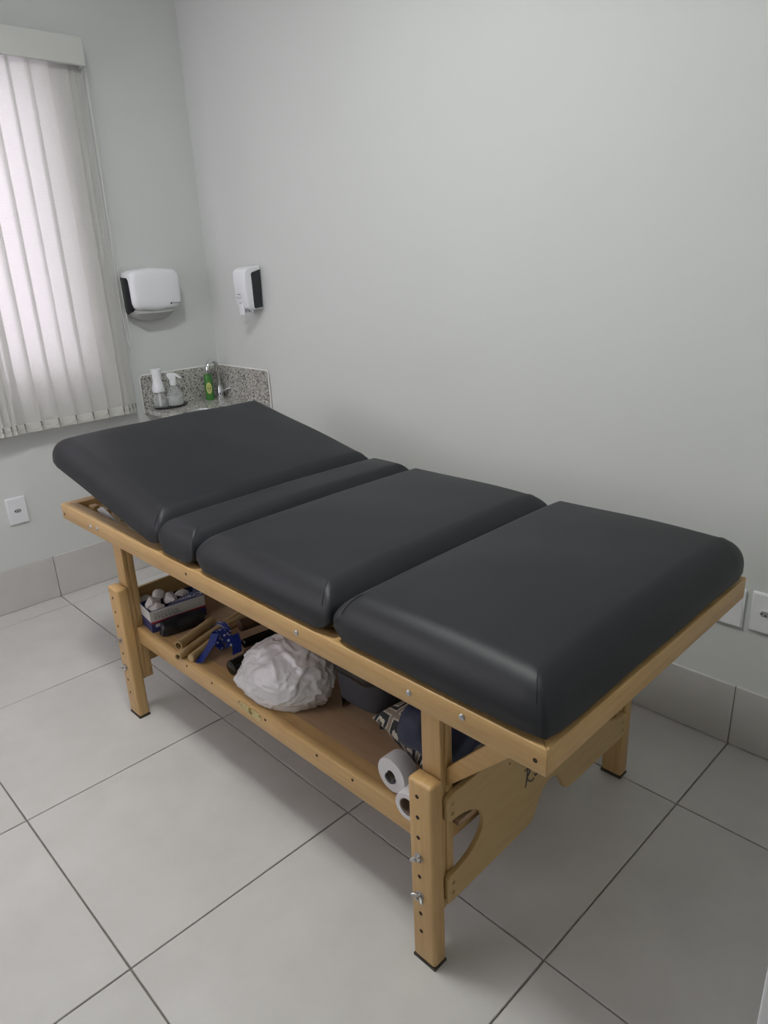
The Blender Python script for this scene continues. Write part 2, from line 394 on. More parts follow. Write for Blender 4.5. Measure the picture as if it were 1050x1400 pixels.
LEGX = ((-.645, -.582), (.612, .668))
holes = (.418, .370, .322, .274, .226, .178, .131, .084)
wing = None
for xi, (lx0, lx1) in enumerate(LEGX):
    for sgn in (-1, 1):
        def yy(a, b): return sorted((sgn * a, sgn * b))
        # sliding upper post: two laminated strips with a groove between them
        bm = B(); px0, px1 = (lx0 + .004, lx1 - .006)
        box(bm, px0, px1, *yy(.360, .347), .128, TZ - .02, .003, 2); box(bm, px0 + .002, px1 - .003, *yy(.348, .344), .13, TZ - .021)
        box(bm, px0, px1, *yy(.345, .325), .128, TZ - .02, .003, 2)
        tp('post', bm, W_Z)
        # lower leg with rounded top
        y0, y1 = yy(.397, .361)
        bm = B(); box(bm, lx0, lx1 + .002, y0, y1, .006, .452, .007, 4)
        lg = tp('leg', bm, W_Z)
        bm = B(); box(bm, lx0, lx1 + .002, y0, y1, 0, .0062); sub('foot_pad', bm, RUBBER, lg, smooth=False)
        xc = (lx0 + lx1) / 2 - .004
        for k, z in enumerate(holes):
            if k in (3, 5): continue
            sub('peg_hole', disc(B(), (xc, sgn * .397, z), (0, sgn, 0), .0045, .0004), HOLE, lg)
        for z in (holes[3], holes[5]):
            bm = B(); n_ = Vector((0, sgn, 0))
            cyl(bm, (xc, sgn * .396, z), (xc, sgn * .3985, z), .010, 14); cyl(bm, (xc, sgn * .398, z), (xc, sgn * .405, z), .0055, 12); cyl(bm, (xc, sgn * .405, z), (xc, sgn * .410, z), .003, 8)
            tilt = .5 if z > .2 else -.2
            for w in (-1, 1):
                d = Vector((math.cos(tilt) * w, 0, math.sin(tilt) * w)); c = Vector((xc, sgn * .402, z))
                tube(bm, [c + d * .004, c + d * .009 + n_ * .002, c + d * .013 + n_ * .005, c + d * .015 + n_ * .007], [.0036, .0042, .0038, .002], 8)
            sub('wing_nut', bm, STEEL, lg)
        # knee brace from the post out to the rail
        xa, dx = (lx0 + .004, -1) if xi == 0 else (lx1 - .006, 1); yb0, yb1 = yy(.344, .326)
        pts = [(xa, yb0, .422), (xa + dx * .188, yb0, .61), (xa + dx * .136, yb0, .61), (xa, yb0, .465)]
        if xi == 0: pts = [(xa, yb0, .50), (xa - .06, yb0, .61), (xa, yb0, .61)]
        tp('knee_brace', fine_prism(pts, (0, yb1 - yb0, 0), .002), W_X)

# end panels: plywood, scooped out at both posts, notched in the middle of the lower edge
def panel_outline():
    half = []                                  # from the middle of the lower edge to the middle of the top
    half += [(0, .232), (-.012, .231), (-.03, .222), (-.048, .196), (-.062, .168), (-.078, .158), (-.10, .155)]
    half += [(-.345, .150), (-.357, .155), (-.357, .212), (-.350, .217)]
    for k in range(0, 17):                      # half ellipse scoop
        a = -PI / 2 + PI * k / 16
        half.append((-.345 + .100 * math.cos(a), .283 + .066 * math.sin(a)))
    half += [(-.350, .352), (-.357, .356), (-.357, .402), (-.34, .410), (-.18, .412)]
    return half + [(-y, z) for y, z in half[::-1] if abs(y) > 1e-6]
PO = panel_outline()
for xi, x in ((0, LEGX[0][0] - .009), (1, LEGX[1][1] - .0055)):
    bm = B(); vs = [(x, y, z) for y, z in PO]; bm = fine_prism(vs, (.0125, 0, 0), .0015, 1)
    pn = tp('end_panel', bm, W_PLY)
    fx, nx = (x + .0125, 1) if xi else (x, -1)
    for sy in (-1, 1):
        for z in (.388, .366, .196, .172):
            sub('screw', disc(B(), (fx, sy * .342, z), (nx, 0, 0), .0042, .0008), BRASS, pn)
    if xi:                                      # hand-lettered word, the rest of it faded out behind the rail
        tbl = lambda y, z: Vector((x + .0132, y + .717 - .0063 + .0, z))
        for sts in ([[[-.8057, .3198], [-.8071, .3028], [-.8092, .2877], [-.8126, .2717]], [[-.817, .318], [-.807, .3197], [-.7975, .3125], [-.7984, .3039], [-.8082, .2962], [-.8006, .2829], [-.7909, .2755], [-.7782, .2765]]], [[[-.78, .2909], [-.7757, .2819], [-.7701, .2838], [-.7655, .2876], [-.7622, .2789], [-.7531, .2719]]], [[[-.8704, .3728], [-.8728, .3687]]]):
            bm = B()
            for st in sts: tube(bm, [tbl(*q) for q in st], [.0012] + [.0017] * (len(st) - 2) + [.0010], 6)
            sub('letter', bm, PRINT, pn)

# lower shelf
SZ = .312
bm = B(); box(bm, LEGX[0][0] + .002, LEGX[1][1] - .008, -.305, .305, SZ - .014, SZ, .001, 1); shelf = tp('shelf_board', bm, W_SHELF)
for sgn in (-1, 1):
    y0, y1 = sorted((sgn * .356, sgn * .306))
    bm = B(); box(bm, LEGX[0][1] - .0005, LEGX[1][0] + .0015, *sorted((sgn * .356, sgn * .330)), SZ - .052, SZ + .001, .003, 2)
    box(bm, LEGX[0][1] + .0, LEGX[1][0] + .0015, *sorted((sgn * .331, sgn * .304)), SZ - .014, SZ)
    sr = tp('shelf_rail', bm, W_X)
    for x in (-.285, -.155, -.025, .087, .285, .405):
        sub('screw', disc(B(), (x, sgn * .356, SZ - .014), (0, sgn, 0), .0036, .0006), HOLE, sr)
    for a in (0, .046):                          # two-piece hook latch plate
        x0 = -.022 + a
        bm = fine_prism([(x0 + dx_, sgn * .356, SZ - .006 + dz_) for dx_, dz_ in ((0, -.004), (.006, 0), (.040, 0), (.046, -.004), (.046, -.016), (.040, -.022), (.006, -.022), (0, -.016))], (0, sgn * .0022, 0), .0006, 1)
        for dx_ in (.008, .038): disc(bm, (x0 + dx_, sgn * .3582, SZ - .016), (0, sgn, 0), .0028, .001, 8)
        sub('latch_plate', bm, BRASS, sr)
    bm = B(); tube(bm, [(.018, sgn * .3585, SZ - .010), (.024, sgn * .362, SZ - .016), (.028, sgn * .3585, SZ - .026)], .002, 6); sub('latch_hook', bm, BRASS, sr)
for x0 in (LEGX[0][1] - .028, LEGX[1][0] - .005):
    bm = B(); box(bm, x0, x0 + .03, -.329, .329, SZ - .062, SZ - .0145, .002, 1); tp('shelf_crossbar', bm, W_Y)
for x0 in (-.31, .42, -.07):
    bm = B(); box(bm, x0, x0 + .04, -HW + RT, HW - RT, TZ - .048, TZ - .012, .002, 1); tp('frame_crossbar', bm, W_Y)
# head end ratchet: notched runners and a prop bar with a grey steel bracket
for sgn in (-1, 1):
    yr = sgn * .30
    pts = [(-.865, yr, .612), (-.42, yr, .612), (-.42, yr, .640)]
    for k in range(4): x = -.48 - .09 * k; pts += [(x, yr, .640), (x - .012, yr, .622), (x - .03, yr, .622), (x - .03, yr, .640)]
    pts += [(-.865, yr, .640)]
    tp('ratchet_runner', fine_prism(pts, (0, .022, 0), .0015, 1), W_X)
    bm = B(); box(bm, -.83, -.80, -.011, .011, -.03, .0, .002, 1); bmesh.ops.translate(bm, vec=(0, sgn * .325, .655), verts=bm.verts[:]); tp('stop_block', bm, W_Y)
    if sgn < 0:
        pts = [(-.765, -.338, .655), (-.72, -.338, .674), (-.60, -.338, .636), (-.60, -.338, .612), (-.70, -.338, .612)]
        tp('prop_bracket', fine_prism(pts, (0, .004, 0), .001, 1), mat('bracket_grey', (.55, .56, .56), .4))
bm = B(); box(bm, -.665, -.640, -.30, .30, .640, .672, .002, 1); tp('prop_bar', bm, W_Y)

# padded sections
def pad(name, x0, x1, T=.088, crown=.016, rot=None, pivot=None, darts=((1, -1),), seams_at=()):
    hx, hy = (x1 - x0) / 2, .3935
    nz = random.random() * 10; rxy = min(.058, hx * .45)
    def fn(w):
        cx, cy = (abs(w.x) - hx + rxy) / rxy, (abs(w.y) - hy + rxy) / rxy
        if cx > 0 and cy > 0:                 # tighter corners seen from above
            f = 1 + .65 * (math.hypot(cx, cy) / max(cx, cy) - 1)
            w = Vector((math.copysign(hx - rxy + rxy * cx * f, w.x), math.copysign(hy - rxy + rxy * cy * f, w.y), w.z))
        for e in seams_at:                    # lower edge tucks up where two pads meet
            t_ = max(0, min(1, (e * w.x - (hx - .05)) / .05))
            w = Vector((w.x, w.y, w.z + .030 * t_ ** 2.5 * max(0, min(1, .5 - w.z / T))))
        return Vector((w.x, w.y, w.z + .0012 * math.sin(w.y * 21 + nz) * math.sin(w.x * 17 + nz)))
    bm = B()
    rounded(bm, hx, hy, T / 2, rxy, T * .74, .010, crown, fn=fn)
    bm.normal_update(); tree = BVHTree.FromBMesh(bm)
    m = Matrix.Translation(((x0 + x1) / 2, 0, TZ + .0025 + T / 2))
    if rot: m = Matrix.Translation(pivot) @ Matrix.Rotation(rot, 4, 'Y') @ Matrix.Translation(-Vector(pivot)) @ m
    seams = []
    for sx, sy in darts:                      # folded dart at a corner, running from the top edge down the corner
        pts = []
        for k in range(9):
            a = k / 8
            c = Vector((sx * (hx - rxy * .95), sy * (hy - .055), T / 2 - .05))
            d = Vector((sx * (.10 + .45 * a), sy * (.15 + .75 * a), 1.05 - .75 * a))
            h = tree.ray_cast(c + d.normalized() * .5, -d.normalized())
            if h[0]: pts.append(h[0] + h[1] * .0001)
        if len(pts) > 2: seams.append(pts)
    bmesh.ops.transform(bm, matrix=m, verts=bm.verts[:])
    p = tp(name, bm, VINYL, angle=80)
    for pts in seams:
        sb = B(); tube(sb, [m @ q for q in pts], [.0005] + [.0012] * (len(pts) - 2) + [.0005], 6); sub('dart_seam', sb, VINYL_SEAM, p)
    return p
pad('head_pad', -.932, -.271, .096, .018, math.radians(10.9), (-.272, 0, .664), darts=((1, -1), (1, 1)), seams_at=(1,))['label'] = 'long black head pad tilted up'
pad('waist_pad', -.268, -.092, .088, .012, darts=((1, -1), (1, 1)), seams_at=(-1, 1))['label'] = 'narrow black pad between head pad and seat pad'
pad('seat_pad', -.088, .410, .092, .016, darts=((1, -1), (1, 1)), seams_at=(-1, 1))['label'] = 'black middle pad'
pad('foot_pad_section', .413, .903, .094, .018, darts=((1, -1), (-1, -1), (1, 1)), seams_at=(-1,))['label'] = 'black pad at the lettered end of the table'
bm = B(); box(bm, -.26, .89, -.352, .352, TZ - .012, TZ + .003); tp('pad_board', bm, W_PLY)

# ------------------------------------------------------------------ vertical blind
BX = .065
blind = tag(empty('vertical_blind', (0, -1.1, 0)), 'off-white fabric vertical blind hanging in front of the window', 'blind')
def bl(name, bm, m=FABRIC, **k):
    for v in bm.verts: v.co -= Vector((0, -1.1, 0))
    return obj(name, bm, m, blind, **k)
VAL = mat('valance_fabric', (.60, .61, .58), .8); _n = N(VAL); _w = _n.noise(_n.coord((1, 1, 3)), 160, 2); _n.bump(_w, .15, .001)
BEIGE = mat('blind_plastic_white', (.60, .60, .56), .5); HOOK = mat('blind_hook_grey', (.16, .16, .15), .5)
bm = B(); ye = -.476; y_far = -2.35
box(bm, .085, .104, y_far, ye, 2.085, 2.178, .001, 1); box(bm, 0, .0855, ye - .005, ye, 2.085, 2.178, .001, 1); box(bm, 0, .0855, y_far, y_far + .005, 2.085, 2.178, .001, 1); box(bm, 0, .1, y_far, ye, 2.174, 2.1785)
bl('valance', bm, VAL)
bm = B(); box(bm, .03, .075, y_far + .01, ye - .01, 2.135, 2.165, .002, 1); bl('head_rail', bm, WHITE_PL)
def slat(yc, ang, z0=.752, w=.087, xo=0):
    bm = B(); n = 8; z1 = 2.133; top = []; th = .0006
    L = []
    for k in range(n + 1):
        u = (k / n - .5) * w; c = .0012 * (1 - (2 * k / n - 1) ** 2)
        L.append(Vector((BX + xo + c * math.cos(ang) + u * math.sin(ang), yc + u * math.cos(ang) - c * math.sin(ang), 0)))
    nv = 10
    rows = [[bm.verts.new(p + Vector((.0015 * math.sin(zi / nv * 5 + yc * 40), 0, z0 + (z1 - z0) * zi / nv))) for p in L] for zi in range(nv + 1)]
    for a, b in zip(rows, rows[1:]):
        for k in range(n): bm.faces.new((a[k], a[k + 1], b[k + 1], b[k]))
    s_ = bl('slat', bm, FABRIC)
    # weight pocket at the foot of the slat
    bm = B(); d = Vector((math.sin(ang), math.cos(ang), 0)); nn = Vector((math.cos(ang), -math.sin(ang), 0))
    m_ = basis(Vector((BX + xo + .003, yc, z0 + .018)), nn, d, (0, 0, 1))
    box(bm, -.0014, .0022, -w / 2 + .001, w / 2 - .001, -.0185, .018, .0012, 1, m_)
    for v in bm.verts: v.co -= Vector((0, -1.1, 0))
    sub('weight', bm, BEIGE, s_)
    e = Vector((BX + xo + .004, yc, z0 + .03)) + d * (w / 2 - .003)
    bm = B(); box(bm, e.x - .002, e.x + .004, e.y - .0022, e.y + .0022, e.z - .010, e.z + .009, .0012, 1); tube(bm, [e + Vector((.002, 0, -.010)), e + Vector((.002, 0, -.026))], .0009, 5)
    for v in bm.verts: v.co -= Vector((0, -1.1, 0))
    sub('chain_hook', bm, HOOK, s_)
    return e
edges = [-2.28 + .07 * k for k in range(17)] + [-1.09, -1.062, -1.036, -1.006, -.985, -.95, -.886, -.816, -.745, -.673, -.605, -.534, -.506, -.487, -.470]
hooks = []
for k, ye_ in enumerate(edges):
    nxt = edges[k + 1] - ye_ if k + 1 < len(edges) else .014
    if nxt > .055 and ye_ > -.6 or nxt > .055: ang = math.radians(7)
    else: ang = math.radians(22 if ye_ < -.9 else 14)
    if ye_ > -.55: ang = math.radians(10)
    yc = ye_ - .0435 * math.cos(ang)
    hooks.append(slat(yc, ang, xo=.0 if ye_ < -.55 else -.006 * (k - 27)))
for a, b in zip(hooks, hooks[1:]):
    sag = min(.022, .3 * (b - a).length); off = Vector((.003, 0, 0))
    pts = [a.lerp(b, k / 8) + off - Vector((0, 0, 4 * sag * (k / 8) * (1 - k / 8))) for k in range(9)]
    bm = B(); tube(bm, pts, .0009, 5); bl('bottom_chain', bm, BEIGE)
bm = B(); pts = [(.085, -.474, 2.13), (.082, -.476, 1.6), (.080, -.482, 1.20), (.078, -.474, 1.07), (.076, -.462, 1.035), (.074, -.452, 1.07), (.075, -.462, 1.2), (.078, -.470, 1.6), (.082, -.468, 2.13)]
tube(bm, pts, .0013, 6); bl('control_cord', bm, BEIGE)

# ------------------------------------------------------------------ paper towel dispenser on the window wall
tw = tag(empty('paper_towel_dispenser', (0, -.315, 1.14)), 'white paper towel dispenser on the wall beside the blind', 'dispenser')
def twp(name, bm, m, **k):
    for v in bm.verts: v.co -= tw.location
    return obj(name, bm, m, tw, **k)
def shell_outline(y0, y1, zt, zb, bulge):
    """front view: rounded rectangle with a bowed top and bottom"""
    pts = []; r = .034; n = 7
    for cy, cz, a0 in ((y1 - r, zt - r, 0), (y0 + r, zt - r, PI / 2), (y0 + r, zb + r, PI), (y1 - r, zb + r, 1.5 * PI)):
        for k in range(n + 1):
            a = a0 + PI / 2 * k / n
            pts.append((cy + r * math.cos(a), cz + r * math.sin(a)))
        if a0 == 0: pts.append(((y0 + y1) / 2, zt + bulge))
        if a0 == PI: pts.append(((y0 + y1) / 2, zb - bulge))
    return pts
def loft(bm, rings, cap=(True, True)):
    R_ = [[bm.verts.new(p) for p in r] for r in rings]; n = len(R_[0])
    for a, b in zip(R_, R_[1:]):
        for k in range(n): bm.faces.new((a[k], a[(k + 1) % n], b[(k + 1) % n], b[k]))
    if cap[0]: bm.faces.new(R_[0])
    if cap[1]: bm.faces.new(R_[-1])
    return bm
TY0, TY1 = -.432, -.200
bm = B(); rings = []
for x, ins in ((.028, 0), (.065, .0), (.085, .001), (.095, .004), (.103, .011), (.107, .022), (.109, .04)):
    o_ = shell_outline(TY0, TY1, 1.348, 1.184, .008); cy, cz = (TY0 + TY1) / 2, 1.266
    rings.append([Vector((x, cy + (y - cy) * (1 - ins / .116), cz + (z - cz) * (1 - ins / .083))) for y, z in o_])
loft(bm, rings); twp('cover', bm, WHITE_PL, angle=50)
bm = B(); box(bm, .0, .030, TY0 + .006, TY1 - .006, 1.165, 1.340, .006, 2); twp('back_plate', bm, WHITE_PL)
# smoked side window
pts = [(.006, TY0 - .0015, 1.322), (.070, TY0 - .0015, 1.318), (.080, TY0 - .0015, 1.306), (.084, TY0 - .0015, 1.205), (.070, TY0 - .0015, 1.180), (.030, TY0 - .0015, 1.166), (.006, TY0 - .0015, 1.195)]
twp('side_window', fine_prism(pts, (0, .02, 0), .002, 2), DARK_PL)
rings = []
for z, d, w in ((1.186, .085, .215), (1.17, .092, .20), (1.15, .075, .15), (1.138, .06, .10), (1.136, .05, .085)):
    cy = -.325; rings.append([Vector((0 + d * a, cy + w / 2 * b, z)) for a, b in ((0, -1), (.6, -1), (.92, -.85), (1, -.6), (1, .6), (.92, .85), (.6, 1), (0, 1))])
bm = B(); loft(bm, rings); twp('lower_tray', bm, GREY_TR)
bm = text_bm('Premisse', .010); bmesh.ops.transform(bm, matrix=basis((.1095, -.236, 1.206), (0, 1, 0), (0, 0, 1), (1, 0, 0)), verts=bm.verts[:]); twp('logo', bm, PRINT, smooth=False)
bm = B(); cyl(bm, (.108, -.261, 1.2055), (.1098, -.261, 1.2055), .0042, 12); twp('logo_mark', bm, PRINT)

# ------------------------------------------------------------------ soap dispenser on the plain wall
sd = tag(empty('soap_dispenser', (.39, 0, 1.14)), 'white soap dispenser with smoked side windows on the plain wall', 'dispenser')
def sdp(name, bm, m, **k):
    for v in bm.verts: v.co -= sd.location
    return obj(name, bm, m, sd, **k)
SX0, SX1 = .347, .437
prof = [(0, 1.168), (-.055, 1.166), (-.078, 1.172), (-.086, 1.20), (-.090, 1.28), (-.088, 1.318), (-.080, 1.333), (-.055, 1.343), (0, 1.346)]
sdp('body', fine_prism([(SX0, y, z) for y, z in prof], (SX1 - SX0, 0, 0), .009, 4), WHITE_PL)
for x, d in ((SX1, 1), (SX0, -1)):
    pts = [(x - d * .004, -.008, 1.176), (x - d * .004, -.048, 1.172), (x - d * .004, -.053, 1.178), (x - d * .004, -.055, 1.312), (x - d * .004, -.050, 1.319), (x - d * .004, -.006, 1.330)]
    sdp('side_window', fine_prism(pts, (d * .0055, 0, 0), .001, 1), DARK_PL)
bm = B(); box(bm, .366, .404, -.085, -.078, 1.145, 1.212, .004, 2); sdp('push_lever', bm, WHITE_PL)
bm = B(); cyl(bm, (.412, -.045, 1.152), (.412, -.045, 1.17), .006, 12); cyl(bm, (.395, -.06, 1.158), (.395, -.06, 1.17), .011, 14); sdp('nozzle', bm, STEEL)
bm = B(); pts = [(.368 + .034 * k / 8, -.0905, 1.222 - .006 * math.sin(PI * k / 8)) for k in range(9)]; tube(bm, pts, .0007, 5); sdp('lever_line', bm, PRINT)
for tx, tz, sz in (('Premisse', 1.232, .007), ('PUSH', 1.195, .006)):
    bm = text_bm(tx, sz); bmesh.ops.transform(bm, matrix=basis((.384, -.0855 if tz < 1.2 else -.0892, tz), (1, 0, 0), (0, 0, 1), (0, -1, 0)), verts=bm.verts[:]); sdp('lettering', bm, PRINT, smooth=False)

# ------------------------------------------------------------------ socket plates
def plate(name, label, o, ux, n, sock=True, group=None):
    """o: centre on the wall, ux: horizontal direction, n: into the room"""
    e = tag(empty(name, o), label, 'socket' if sock else 'plate', group); m_ = basis((0, 0, 0), ux, (0, 0, 1), n)
    # local axes: x horizontal, y up, z out
    def p(nm, bm, mm, **k): bmesh.ops.transform(bm, matrix=m_, verts=bm.verts[:]); return obj(nm, bm, mm, e, **k)
    bm = B(); box(bm, -.039, .039, -.057, .057, 0, .009, .003, 2); p('face_plate', bm, WHITE_PL)
    bm = B(); box(bm, -.0355, .0355, -.0535, .0535, .0085, .0102, .0008, 1); p('cover_frame', bm, WHITE_PL)
    if sock:
        pts = [(-.020, 0, .0098), (-.012, .0115, .0098), (.012, .0115, .0098), (.020, 0, .0098), (.012, -.0115, .0098), (-.012, -.0115, .0098)]
        bm = fine_prism(pts, (0, 0, .0016), .0006, 1); s_ = p('socket_insert', bm, WHITE_PL)
        bm = fine_prism([(x * .75, y * .7, .0112) for x, y, z in pts], (0, 0, .0004), .0001, 1); p('socket_well', bm, mat('socket_well_grey', (.35, .35, .36), .5) if 'socket_well_grey' not in bpy.data.materials else bpy.data.materials['socket_well_grey'])
        for k, (hx_, hy_) in enumerate(((-.0095, .0), (0, -.003), (.0095, .0))):
            bm = B(); cyl(bm, (hx_, hy_, .0112), (hx_, hy_, .0122), .0024, 10); p('pin_hole', bm, HOLE)
    return e
plate('wall_socket', 'white socket plate on the window wall below the blind', (0, -1.032, .43), (0, 1, 0), (1, 0, 0))
plate('wall_socket', 'white socket plate on the plain wall near the lettered table end', (2.574, 0, .432), (1, 0, 0), (0, -1, 0))
plate('blank_plate', 'blank white wall plate half hidden behind the table end', (2.480, 0, .428), (1, 0, 0), (0, -1, 0), False)

# ------------------------------------------------------------------ corner sink
CZ = .75
sink = tag(empty('corner_washbasin', (0, 0, CZ)), 'speckled grey granite washbasin counter in the room corner', 'washbasin')
def skp(name, bm, m, **k):
    for v in bm.verts: v.co -= sink.location
    return obj(name, bm, m, sink, **k)
bm = B(); n = 20; out = [(.0, 0), (.42, 0), (.42, -.18)] + [(.18 + .24 * math.cos(a * PI / 2 / n), -.18 - .23 * math.sin(a * PI / 2 / n)) for a in range(1, n)] + [(.18, -.41), (0, -.41)]
ic = Vector((.302, -.302)); inner = [(ic.x + .072 * math.cos(2 * PI * k / 32), ic.y + .072 * math.sin(2 * PI * k / 32)) for k in range(32)]
for z in (CZ - .02, CZ):
    vo = [bm.verts.new((x, y, z)) for x, y in out]; vi = [bm.verts.new((x, y, z)) for x, y in inner]
    eds = [bm.edges.new((vo[k], vo[(k + 1) % len(vo)])) for k in range(len(vo))] + [bm.edges.new((vi[k], vi[(k + 1) % 32])) for k in range(32)]
    bmesh.ops.triangle_fill(bm, edges=eds, use_beauty=True)
    if z < CZ: lo_o, lo_i = vo, vi
for k in range(len(vo)): bm.faces.new((lo_o[k], lo_o[(k + 1) % len(vo)], vo[(k + 1) % len(vo)], vo[k]))
for k in range(32): bm.faces.new((lo_i[k], lo_i[(k + 1) % 32], vi[(k + 1) % 32], vi[k]))
skp('countertop', bm, GRANITE)
bm = B(); prism(bm, [(0, -.41, CZ), (0, -.018, CZ), (0, -.018, CZ + .148), (0, -.40, CZ + .148), (0, -.41, CZ + .138)], (.018, 0, 0)); skp('backsplash', bm, GRANITE)
bm = B(); prism(bm, [(0, -.018, CZ), (.42, -.018, CZ), (.42, -.018, CZ + .143), (.415, -.018, CZ + .148), (0, -.018, CZ + .148)], (0, .018, 0)); skp('backsplash', bm, GRANITE)
bm = B(); lathe(bm, [(1.06, .001), (1.0, .003), (.97, -.002), (.92, -.06), (.7, -.10), (.15, -.115), (0, -.115)], n=32)
for v in bm.verts: v.co = Vector((ic.x + v.co.x * .072, ic.y + v.co.y * .072, CZ + v.co.z))
skp('basin', bm, STEEL)
bm = B(); tube(bm, [(ic.x, ic.y, CZ - .11), (ic.x, ic.y, CZ - .20), (ic.x - .03, ic.y + .03, CZ - .24), (ic.x - .08, ic.y + .08, CZ - .20), (.03, -.03, CZ - .20), (0.003, -.003, CZ - .20)], .016, 12); skp('drain_pipe', bm, WHITE_PL)
WCAULK = mat('white_sealant', (.8, .8, .78), .6)
bm = B(); tube(bm, [(.006, -.414, CZ - .02), (.006, -.414, CZ + .137), (.006, -.402, CZ + .150), (.006, -.004, CZ + .150)], .0035, 6); tube(bm, [(.0, -.006, CZ + .150), (.416, -.006, CZ + .150), (.423, -.006, CZ + .142), (.423, -.006, CZ - .02)], .0035, 6); skp('sealant_bead', bm, WCAULK)
# tap
tap = tag(empty('faucet', (.072, -.050, CZ)), 'chrome swan-neck tap in the corner of the granite counter', 'faucet')
bm = B(); lathe(bm, [(0, 0), (.024, 0), (.024, .006), (.018, .012), (.016, .05), (.012, .06), (0, .06)]); obj('tap_base', bm, CHROME, tap)
bm = B(); d = Vector((.35, -.94, 0)); pts = [(0, 0, .055), (0, 0, .146)] + [tuple(d * (.036 - .036 * math.cos(a)) + Vector((0, 0, .146 + .036 * math.sin(a)))) for a in [PI * k / 10 for k in range(1, 11)]] + [tuple(d * .072 + Vector((0, 0, .132)))]
tube(bm, pts, .0105, 14); obj('spout', bm, CHROME, tap)
bm = B(); tube(bm, [(.012, .008, .035), (.030, .018, .042), (.05, .03, .048)], [.007, .006, .005], 10); obj('handle', bm, CHROME, tap)
# green bottle
GREEN = mat('green_plastic', (.06, .22, .045), .3); YEL = mat('pale_yellow_label', (.62, .60, .22), .5)
gb = tag(empty('soap_bottle', (.075, -.108, CZ)), 'green bottle with an oval yellow label beside the tap', 'bottle')
bm = B(); lathe(bm, [(0, 0), (.019, 0), (.021, .004), (.0195, .02), (.021, .05), (.021, .085), (.0185, .085), (.0185, .118), (.017, .121), (0, .121)]); obj('bottle_body', bm, GREEN, gb)
bm = B()
nd = Vector((.86, -.5, 0)).normalized(); th0 = math.atan2(nd.y, nd.x)
vs = [[None] * 9 for _ in range(9)]
cen = bm.verts.new(Vector((.0218 * math.cos(th0), .0218 * math.sin(th0), .058))); ring = []
for k in range(24):
    a = 2 * PI * k / 24; th = th0 + .62 * math.cos(a); ring.append(bm.verts.new((.0218 * math.cos(th), .0218 * math.sin(th), .058 + .027 * math.sin(a))))
for k in range(24): bm.faces.new((cen, ring[k], ring[(k + 1) % 24]))
obj('bottle_label', bm, YEL, gb)
bm = B()
for z, w in ((.070, .35), (.060, .5), (.054, .5), (.046, .4)):
    tube(bm, [(.0222 * math.cos(th0 + w * (k / 5 - .5) * 1.6), .0222 * math.sin(th0 + w * (k / 5 - .5) * 1.6), z) for k in range(6)], .0010, 5)
obj('label_print', bm, GREEN, gb)
# clear dish with two clear bottles
dish = tag(empty('soap_dish', (.075, -.315, CZ)), 'dark clear oval tray under the clear bottles on the counter', 'tray')
bm = B(); lathe(bm, [(0, .002), (.9, .002), (1, .012), (.97, .012), (.88, .006), (0, .006)], n=32)
for v in bm.verts: v.co.x *= .050; v.co.y *= .085
obj('tray', bm, thin('dark_clear_plastic', (.05, .05, .05), .7, .1), dish)
b1 = tag(empty('pump_bottle', (.070, -.362, CZ + .0065)), 'clear bottle with a white waisted pump cap in the tray', 'bottle')
bm = B(); lathe(bm, [(0, 0), (.029, 0), (.031, .004), (.030, .045), (.022, .060), (.016, .066), (.016, .074), (0, .074)]); obj('bottle_body', bm, CLEAR, b1)
bm = B(); lathe(bm, [(0, .070), (.026, .070), (.028, .075), (.025, .095), (.0195, .125), (.0205, .152), (.0240, .168), (.0235, .173), (0, .173)]); obj('pump_cap', bm, WHITE_PL, b1)
bm = B(); cyl(bm, (0, 0, .006), (0, 0, .072), .005, 10); obj('dip_tube', bm, WHITE_PL, b1)
b2 = tag(empty('spray_bottle', (.075, -.290, CZ + .0065)), 'clear spray bottle with a white trigger in the tray', 'bottle')
bm = B(); lathe(bm, [(0, 0), (.037, 0), (.039, .005), (.038, .035), (.031, .064), (.018, .084), (.013, .088), (.013, .095), (0, .095)]); obj('bottle_body', bm, CLEAR, b2)
bm = B(); lathe(bm, [(0, .003), (.035, .003), (.0355, .02), (.034, .040), (0, .040)]); obj('liquid', bm, thin('clear_liquid', (.7, .74, .74), .35, .05), b2)
bm = B(); lathe(bm, [(0, .091), (.015, .091), (.015, .108), (.011, .112), (0, .112)]); obj('cap', bm, WHITE_PL, b2)
pd = Vector((.35, .94, 0)); bm = fine_prism([tuple(pd * a + Vector((0, 0, z)) - Vector((pd.y, -pd.x, 0)) * .007) for a, z in ((-.026, .136), (-.018, .148), (.016, .143), (.040, .122), (.034, .118), (.014, .129), (.012, .111), (-.012, .111))], Vector((pd.y, -pd.x, 0)) * .014, .002, 2); obj('trigger_head', bm, WHITE_PL, b2)

# ------------------------------------------------------------------ things on the shelf (placed in the table's frame)
def G(x, y, z=SZ): return TM @ Vector((x, y, z))
def on_shelf(name, label, cat, x, y, rz=0, group=None, z=SZ): return tag(empty(name, G(x, y, z + .0004), TA + rz), label, cat, group)
